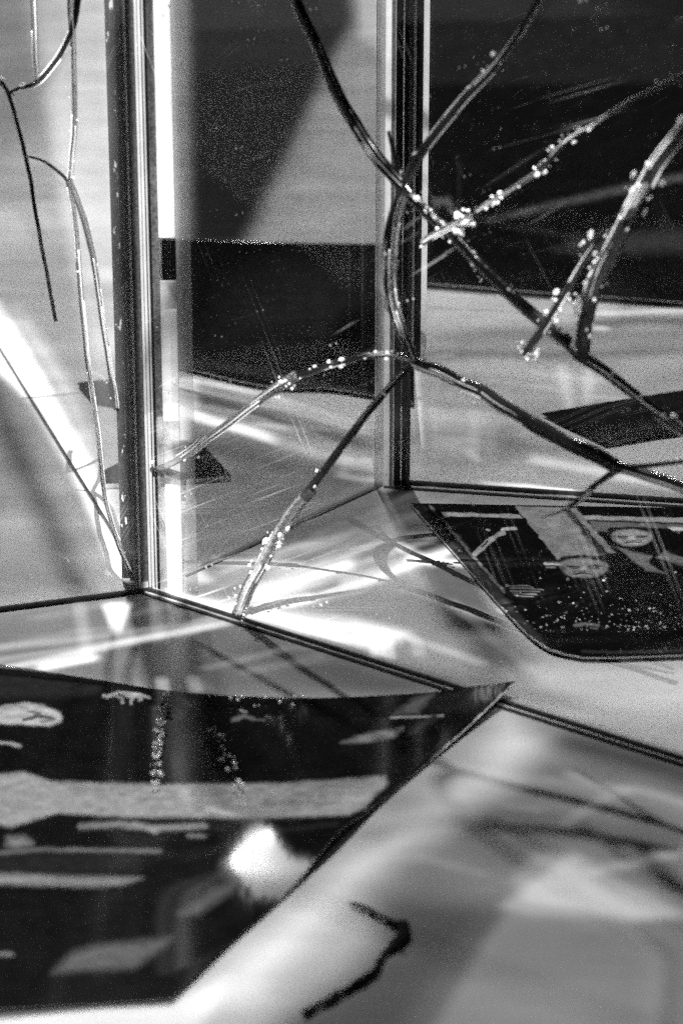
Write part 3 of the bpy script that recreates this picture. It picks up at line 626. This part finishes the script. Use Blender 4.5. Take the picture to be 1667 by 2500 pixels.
SHADE = [   # kind, outline on the table, density, softness, half width
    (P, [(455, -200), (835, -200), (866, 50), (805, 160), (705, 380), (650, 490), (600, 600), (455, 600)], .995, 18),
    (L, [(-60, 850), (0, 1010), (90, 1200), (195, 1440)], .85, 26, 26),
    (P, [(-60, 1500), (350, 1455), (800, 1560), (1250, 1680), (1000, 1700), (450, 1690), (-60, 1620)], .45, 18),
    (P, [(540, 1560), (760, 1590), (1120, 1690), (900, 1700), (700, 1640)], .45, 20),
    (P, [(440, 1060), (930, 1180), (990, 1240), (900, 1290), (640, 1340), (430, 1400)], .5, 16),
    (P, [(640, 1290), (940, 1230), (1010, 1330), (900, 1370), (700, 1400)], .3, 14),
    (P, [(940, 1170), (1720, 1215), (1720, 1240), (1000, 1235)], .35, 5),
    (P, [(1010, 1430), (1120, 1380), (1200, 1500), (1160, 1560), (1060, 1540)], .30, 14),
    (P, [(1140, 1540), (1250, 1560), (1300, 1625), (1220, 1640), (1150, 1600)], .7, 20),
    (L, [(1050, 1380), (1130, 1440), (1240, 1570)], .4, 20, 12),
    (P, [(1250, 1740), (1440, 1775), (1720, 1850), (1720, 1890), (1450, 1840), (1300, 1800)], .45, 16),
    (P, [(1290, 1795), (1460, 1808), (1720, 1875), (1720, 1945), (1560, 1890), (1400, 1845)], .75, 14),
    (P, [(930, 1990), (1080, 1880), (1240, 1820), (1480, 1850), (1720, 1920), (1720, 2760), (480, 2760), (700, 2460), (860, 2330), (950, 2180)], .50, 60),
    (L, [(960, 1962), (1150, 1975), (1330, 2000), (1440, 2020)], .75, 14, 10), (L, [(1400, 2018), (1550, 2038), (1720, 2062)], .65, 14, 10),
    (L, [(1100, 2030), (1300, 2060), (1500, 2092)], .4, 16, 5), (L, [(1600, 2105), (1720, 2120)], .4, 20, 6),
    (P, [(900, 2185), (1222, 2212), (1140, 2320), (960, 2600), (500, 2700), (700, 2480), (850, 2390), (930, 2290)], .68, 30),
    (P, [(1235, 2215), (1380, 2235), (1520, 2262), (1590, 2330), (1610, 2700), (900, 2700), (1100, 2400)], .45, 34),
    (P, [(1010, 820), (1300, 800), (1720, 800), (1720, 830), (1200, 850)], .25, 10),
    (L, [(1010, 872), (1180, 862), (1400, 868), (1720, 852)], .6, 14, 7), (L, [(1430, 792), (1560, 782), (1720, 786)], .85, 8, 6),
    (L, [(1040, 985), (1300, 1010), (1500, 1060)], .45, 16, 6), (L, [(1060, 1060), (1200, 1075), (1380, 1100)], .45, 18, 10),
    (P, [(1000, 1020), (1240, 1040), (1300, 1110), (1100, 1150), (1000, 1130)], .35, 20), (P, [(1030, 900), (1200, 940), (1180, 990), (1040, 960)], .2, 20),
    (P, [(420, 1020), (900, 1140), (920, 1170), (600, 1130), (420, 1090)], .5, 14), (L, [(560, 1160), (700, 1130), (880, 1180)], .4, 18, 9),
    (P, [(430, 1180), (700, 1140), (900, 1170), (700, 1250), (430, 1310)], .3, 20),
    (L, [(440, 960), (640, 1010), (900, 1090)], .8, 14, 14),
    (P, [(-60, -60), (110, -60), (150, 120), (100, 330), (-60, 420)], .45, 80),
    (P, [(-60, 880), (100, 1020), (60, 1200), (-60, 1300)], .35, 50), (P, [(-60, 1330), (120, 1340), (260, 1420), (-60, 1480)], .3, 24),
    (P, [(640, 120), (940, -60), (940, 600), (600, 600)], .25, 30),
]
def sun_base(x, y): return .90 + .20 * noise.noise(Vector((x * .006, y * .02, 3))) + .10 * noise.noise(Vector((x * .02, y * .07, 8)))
film('added_shading_film', lambda p: p + S * (.27 / S.z), layered(SHADE, sun_base, 'mul'), frange(-320, 1980, 7), frange(-80, 2760, 5), 'added grey mottled film, out of view, that shades the sunlight in patches')
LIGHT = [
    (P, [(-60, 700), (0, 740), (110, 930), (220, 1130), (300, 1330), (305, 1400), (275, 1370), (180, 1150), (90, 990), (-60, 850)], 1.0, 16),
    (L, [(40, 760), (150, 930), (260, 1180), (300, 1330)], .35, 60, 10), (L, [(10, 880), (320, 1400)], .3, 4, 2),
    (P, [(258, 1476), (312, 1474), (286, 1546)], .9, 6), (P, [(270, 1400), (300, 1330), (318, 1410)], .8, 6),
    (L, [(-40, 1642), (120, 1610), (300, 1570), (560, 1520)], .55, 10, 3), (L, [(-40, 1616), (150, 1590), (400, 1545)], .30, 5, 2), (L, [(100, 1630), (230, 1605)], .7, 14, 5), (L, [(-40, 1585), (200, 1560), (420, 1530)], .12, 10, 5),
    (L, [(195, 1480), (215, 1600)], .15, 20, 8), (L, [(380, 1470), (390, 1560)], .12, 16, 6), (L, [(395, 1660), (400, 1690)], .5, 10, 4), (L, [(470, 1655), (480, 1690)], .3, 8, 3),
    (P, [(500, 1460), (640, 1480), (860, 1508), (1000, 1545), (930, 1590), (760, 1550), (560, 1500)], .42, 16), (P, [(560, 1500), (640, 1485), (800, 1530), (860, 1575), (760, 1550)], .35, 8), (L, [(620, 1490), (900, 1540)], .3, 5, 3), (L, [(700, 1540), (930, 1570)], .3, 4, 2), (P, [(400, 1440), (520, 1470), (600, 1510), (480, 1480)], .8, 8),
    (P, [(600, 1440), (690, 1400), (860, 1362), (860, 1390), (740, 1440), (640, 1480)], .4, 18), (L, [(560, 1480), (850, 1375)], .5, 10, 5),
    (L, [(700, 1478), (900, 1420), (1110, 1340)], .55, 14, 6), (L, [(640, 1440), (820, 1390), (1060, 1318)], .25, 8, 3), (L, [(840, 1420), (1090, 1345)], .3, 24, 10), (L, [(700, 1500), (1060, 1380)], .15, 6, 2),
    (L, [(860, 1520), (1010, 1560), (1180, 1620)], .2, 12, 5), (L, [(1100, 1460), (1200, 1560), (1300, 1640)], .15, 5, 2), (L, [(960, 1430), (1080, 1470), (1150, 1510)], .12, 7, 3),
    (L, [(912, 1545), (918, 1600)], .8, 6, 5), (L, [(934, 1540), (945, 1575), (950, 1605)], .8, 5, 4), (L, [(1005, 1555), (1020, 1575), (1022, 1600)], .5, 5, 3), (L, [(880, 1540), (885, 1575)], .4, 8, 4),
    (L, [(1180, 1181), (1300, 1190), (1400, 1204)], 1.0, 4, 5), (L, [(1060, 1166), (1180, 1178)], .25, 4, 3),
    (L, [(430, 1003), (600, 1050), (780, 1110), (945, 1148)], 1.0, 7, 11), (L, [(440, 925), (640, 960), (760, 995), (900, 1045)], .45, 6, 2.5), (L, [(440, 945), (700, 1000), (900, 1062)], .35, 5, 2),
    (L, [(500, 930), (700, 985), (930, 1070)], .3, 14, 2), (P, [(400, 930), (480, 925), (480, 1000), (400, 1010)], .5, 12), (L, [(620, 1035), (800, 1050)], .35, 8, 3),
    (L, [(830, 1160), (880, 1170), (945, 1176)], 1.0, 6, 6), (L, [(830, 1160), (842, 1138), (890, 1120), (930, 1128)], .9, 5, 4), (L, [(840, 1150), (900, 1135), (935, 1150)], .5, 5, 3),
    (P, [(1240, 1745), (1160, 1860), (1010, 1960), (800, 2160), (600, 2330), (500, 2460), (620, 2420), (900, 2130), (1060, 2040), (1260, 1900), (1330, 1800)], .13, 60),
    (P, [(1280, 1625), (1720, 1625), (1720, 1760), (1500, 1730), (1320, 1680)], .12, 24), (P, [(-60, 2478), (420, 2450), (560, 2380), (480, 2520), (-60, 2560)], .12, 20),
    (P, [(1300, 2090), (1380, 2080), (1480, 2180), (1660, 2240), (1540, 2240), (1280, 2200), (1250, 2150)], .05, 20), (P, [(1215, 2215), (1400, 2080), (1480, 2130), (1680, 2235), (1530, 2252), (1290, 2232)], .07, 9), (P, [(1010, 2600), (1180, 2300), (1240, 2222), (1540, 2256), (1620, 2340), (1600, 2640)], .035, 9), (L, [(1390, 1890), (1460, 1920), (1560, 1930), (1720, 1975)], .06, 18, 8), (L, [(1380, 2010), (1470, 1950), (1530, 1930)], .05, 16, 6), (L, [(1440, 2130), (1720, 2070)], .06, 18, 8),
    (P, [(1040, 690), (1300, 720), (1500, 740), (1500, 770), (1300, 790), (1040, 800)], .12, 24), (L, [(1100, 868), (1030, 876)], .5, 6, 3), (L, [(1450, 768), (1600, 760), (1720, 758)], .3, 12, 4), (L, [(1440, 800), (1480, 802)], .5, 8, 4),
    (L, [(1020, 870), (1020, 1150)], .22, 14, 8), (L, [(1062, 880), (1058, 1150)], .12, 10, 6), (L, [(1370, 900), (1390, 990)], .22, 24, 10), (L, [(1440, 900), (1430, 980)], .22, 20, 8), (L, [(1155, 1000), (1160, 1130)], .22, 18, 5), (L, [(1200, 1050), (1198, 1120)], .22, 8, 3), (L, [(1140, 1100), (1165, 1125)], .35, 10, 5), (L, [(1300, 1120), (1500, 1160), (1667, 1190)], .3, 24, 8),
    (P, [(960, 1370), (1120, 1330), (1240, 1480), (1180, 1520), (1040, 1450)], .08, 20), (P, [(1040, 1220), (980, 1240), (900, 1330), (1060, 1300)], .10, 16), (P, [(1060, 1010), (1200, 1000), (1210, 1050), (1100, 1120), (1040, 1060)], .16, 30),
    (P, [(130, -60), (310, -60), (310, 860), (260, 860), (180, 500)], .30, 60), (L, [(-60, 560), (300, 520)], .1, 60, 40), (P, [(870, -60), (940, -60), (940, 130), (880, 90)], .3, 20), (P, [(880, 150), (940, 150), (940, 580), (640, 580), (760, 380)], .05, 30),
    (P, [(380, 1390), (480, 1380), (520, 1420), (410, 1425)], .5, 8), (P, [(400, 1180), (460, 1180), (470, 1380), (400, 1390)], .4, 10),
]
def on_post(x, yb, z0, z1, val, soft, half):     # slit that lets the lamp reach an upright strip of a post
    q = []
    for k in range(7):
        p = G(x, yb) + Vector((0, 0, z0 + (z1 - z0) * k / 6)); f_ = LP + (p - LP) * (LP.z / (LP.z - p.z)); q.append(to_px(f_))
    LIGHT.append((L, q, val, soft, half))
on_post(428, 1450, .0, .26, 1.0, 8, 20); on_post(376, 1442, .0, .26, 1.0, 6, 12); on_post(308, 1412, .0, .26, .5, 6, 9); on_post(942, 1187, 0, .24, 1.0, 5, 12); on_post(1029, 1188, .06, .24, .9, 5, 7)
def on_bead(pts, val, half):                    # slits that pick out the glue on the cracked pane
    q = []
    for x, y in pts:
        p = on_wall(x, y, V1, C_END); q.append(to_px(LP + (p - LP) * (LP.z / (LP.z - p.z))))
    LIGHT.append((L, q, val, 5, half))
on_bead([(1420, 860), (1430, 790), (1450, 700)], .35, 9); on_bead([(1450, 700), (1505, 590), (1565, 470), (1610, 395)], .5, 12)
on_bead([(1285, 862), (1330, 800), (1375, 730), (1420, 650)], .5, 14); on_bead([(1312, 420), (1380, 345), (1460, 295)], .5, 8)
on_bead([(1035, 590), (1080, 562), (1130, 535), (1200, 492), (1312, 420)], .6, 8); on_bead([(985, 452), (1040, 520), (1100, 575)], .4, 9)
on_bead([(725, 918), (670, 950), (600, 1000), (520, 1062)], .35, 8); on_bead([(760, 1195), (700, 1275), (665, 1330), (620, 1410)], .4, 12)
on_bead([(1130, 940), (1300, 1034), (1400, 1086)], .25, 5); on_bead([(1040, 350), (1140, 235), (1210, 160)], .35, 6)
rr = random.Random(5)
for k in range(70):                              # fine crossing streaks drawn into the film, imitating light thrown by panes
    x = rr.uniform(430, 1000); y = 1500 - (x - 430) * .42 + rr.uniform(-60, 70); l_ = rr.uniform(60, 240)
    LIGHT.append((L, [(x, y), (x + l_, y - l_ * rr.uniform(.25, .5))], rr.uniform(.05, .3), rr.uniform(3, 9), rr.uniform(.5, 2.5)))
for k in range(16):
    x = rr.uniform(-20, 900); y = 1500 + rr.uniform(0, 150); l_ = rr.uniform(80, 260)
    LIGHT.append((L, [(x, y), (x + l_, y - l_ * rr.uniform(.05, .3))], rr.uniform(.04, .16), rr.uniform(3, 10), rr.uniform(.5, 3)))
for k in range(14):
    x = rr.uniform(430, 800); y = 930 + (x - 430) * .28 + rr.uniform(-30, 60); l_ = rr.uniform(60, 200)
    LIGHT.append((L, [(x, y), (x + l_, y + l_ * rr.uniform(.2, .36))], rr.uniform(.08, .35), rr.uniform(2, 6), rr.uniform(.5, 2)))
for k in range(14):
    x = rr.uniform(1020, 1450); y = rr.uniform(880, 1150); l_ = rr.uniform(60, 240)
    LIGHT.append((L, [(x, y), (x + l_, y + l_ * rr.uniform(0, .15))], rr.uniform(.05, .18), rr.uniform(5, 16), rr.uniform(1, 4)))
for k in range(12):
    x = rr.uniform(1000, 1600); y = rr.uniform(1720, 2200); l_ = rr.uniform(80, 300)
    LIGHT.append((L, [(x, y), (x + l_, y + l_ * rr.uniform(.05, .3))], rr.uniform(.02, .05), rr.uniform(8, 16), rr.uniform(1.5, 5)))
film('light_film', lambda p: LP + (p - LP) * ((LP.z - 1.0) / (LP.z - p.z)), layered(LIGHT, lambda x, y: 0.0, 'add'), frange(-200, 1900, 6), frange(-60, 2620, 4), 'added black film, out of view, whose clear slits shape the lamp light')
# added opaque surround of the light film, out of view, so that the lamp shines only through it
# dark knotted strand painting the shadow of a crack on the foreground table
Q = catmull([G(x, y, .0012) for x, y in ((850, 2206), (890, 2214), (930, 2238), (965, 2252), (988, 2262), (984, 2288), (950, 2320), (915, 2362), (885, 2392), (850, 2412), (800, 2440), (742, 2474))], 10)
bm = bmesh.new()
for i_, q in enumerate(Q): Q[i_] = q + Vector((noise.noise(q * 300), noise.noise(q * 300 + Vector((5, 5, 5))), 0)) * .0012
tube(bm, Q[:45], (.0004, .0014), facing=Vector((0, 0, 1)), rough=.9); tube(bm, Q[44:], (.0014, .0007), facing=Vector((0, 0, 1)), rough=1.4)
tube(bm, [G(955, 2310, .0012), G(975, 2310, .0012), G(986, 2318, .0012)], (.0008, .0003), facing=Vector((0, 0, 1)))
tag(fin(bm, 'crack_shadow', M['card']), 'thin jagged black strand standing in for a crack shadow on the table at the bottom centre', 'crack shadow')
# white dots standing in for reflections of glue bubbles in the front print
bm = bmesh.new(); rr = random.Random(9)
for k in range(150):
    t = rr.random()
    if k < 105: x = 400 - 22 * t + rr.gauss(0, 8); y = 1690 + 225 * t ** 1.1
    else: x = 525 + 65 * t + rr.gauss(0, 8); y = 1775 + 150 * t
    if k > 135: x, y = rr.uniform(380, 760), 1700 + rr.uniform(0, 25)
    p = G(x, y, .0028)
    bmesh.ops.create_icosphere(bm, subdivisions=2, radius=rr.uniform(.00015, .0007), matrix=__import__('mathutils').Matrix.Translation(p))
gd = fin(bm, 'bubble_reflections', M['bubble_glint']); gd['kind'] = 'stuff'; gd['label'] = 'two trails of tiny white dots painting the reflections of bubbles on the dark front print'; gd['category'] = 'bubble reflections'

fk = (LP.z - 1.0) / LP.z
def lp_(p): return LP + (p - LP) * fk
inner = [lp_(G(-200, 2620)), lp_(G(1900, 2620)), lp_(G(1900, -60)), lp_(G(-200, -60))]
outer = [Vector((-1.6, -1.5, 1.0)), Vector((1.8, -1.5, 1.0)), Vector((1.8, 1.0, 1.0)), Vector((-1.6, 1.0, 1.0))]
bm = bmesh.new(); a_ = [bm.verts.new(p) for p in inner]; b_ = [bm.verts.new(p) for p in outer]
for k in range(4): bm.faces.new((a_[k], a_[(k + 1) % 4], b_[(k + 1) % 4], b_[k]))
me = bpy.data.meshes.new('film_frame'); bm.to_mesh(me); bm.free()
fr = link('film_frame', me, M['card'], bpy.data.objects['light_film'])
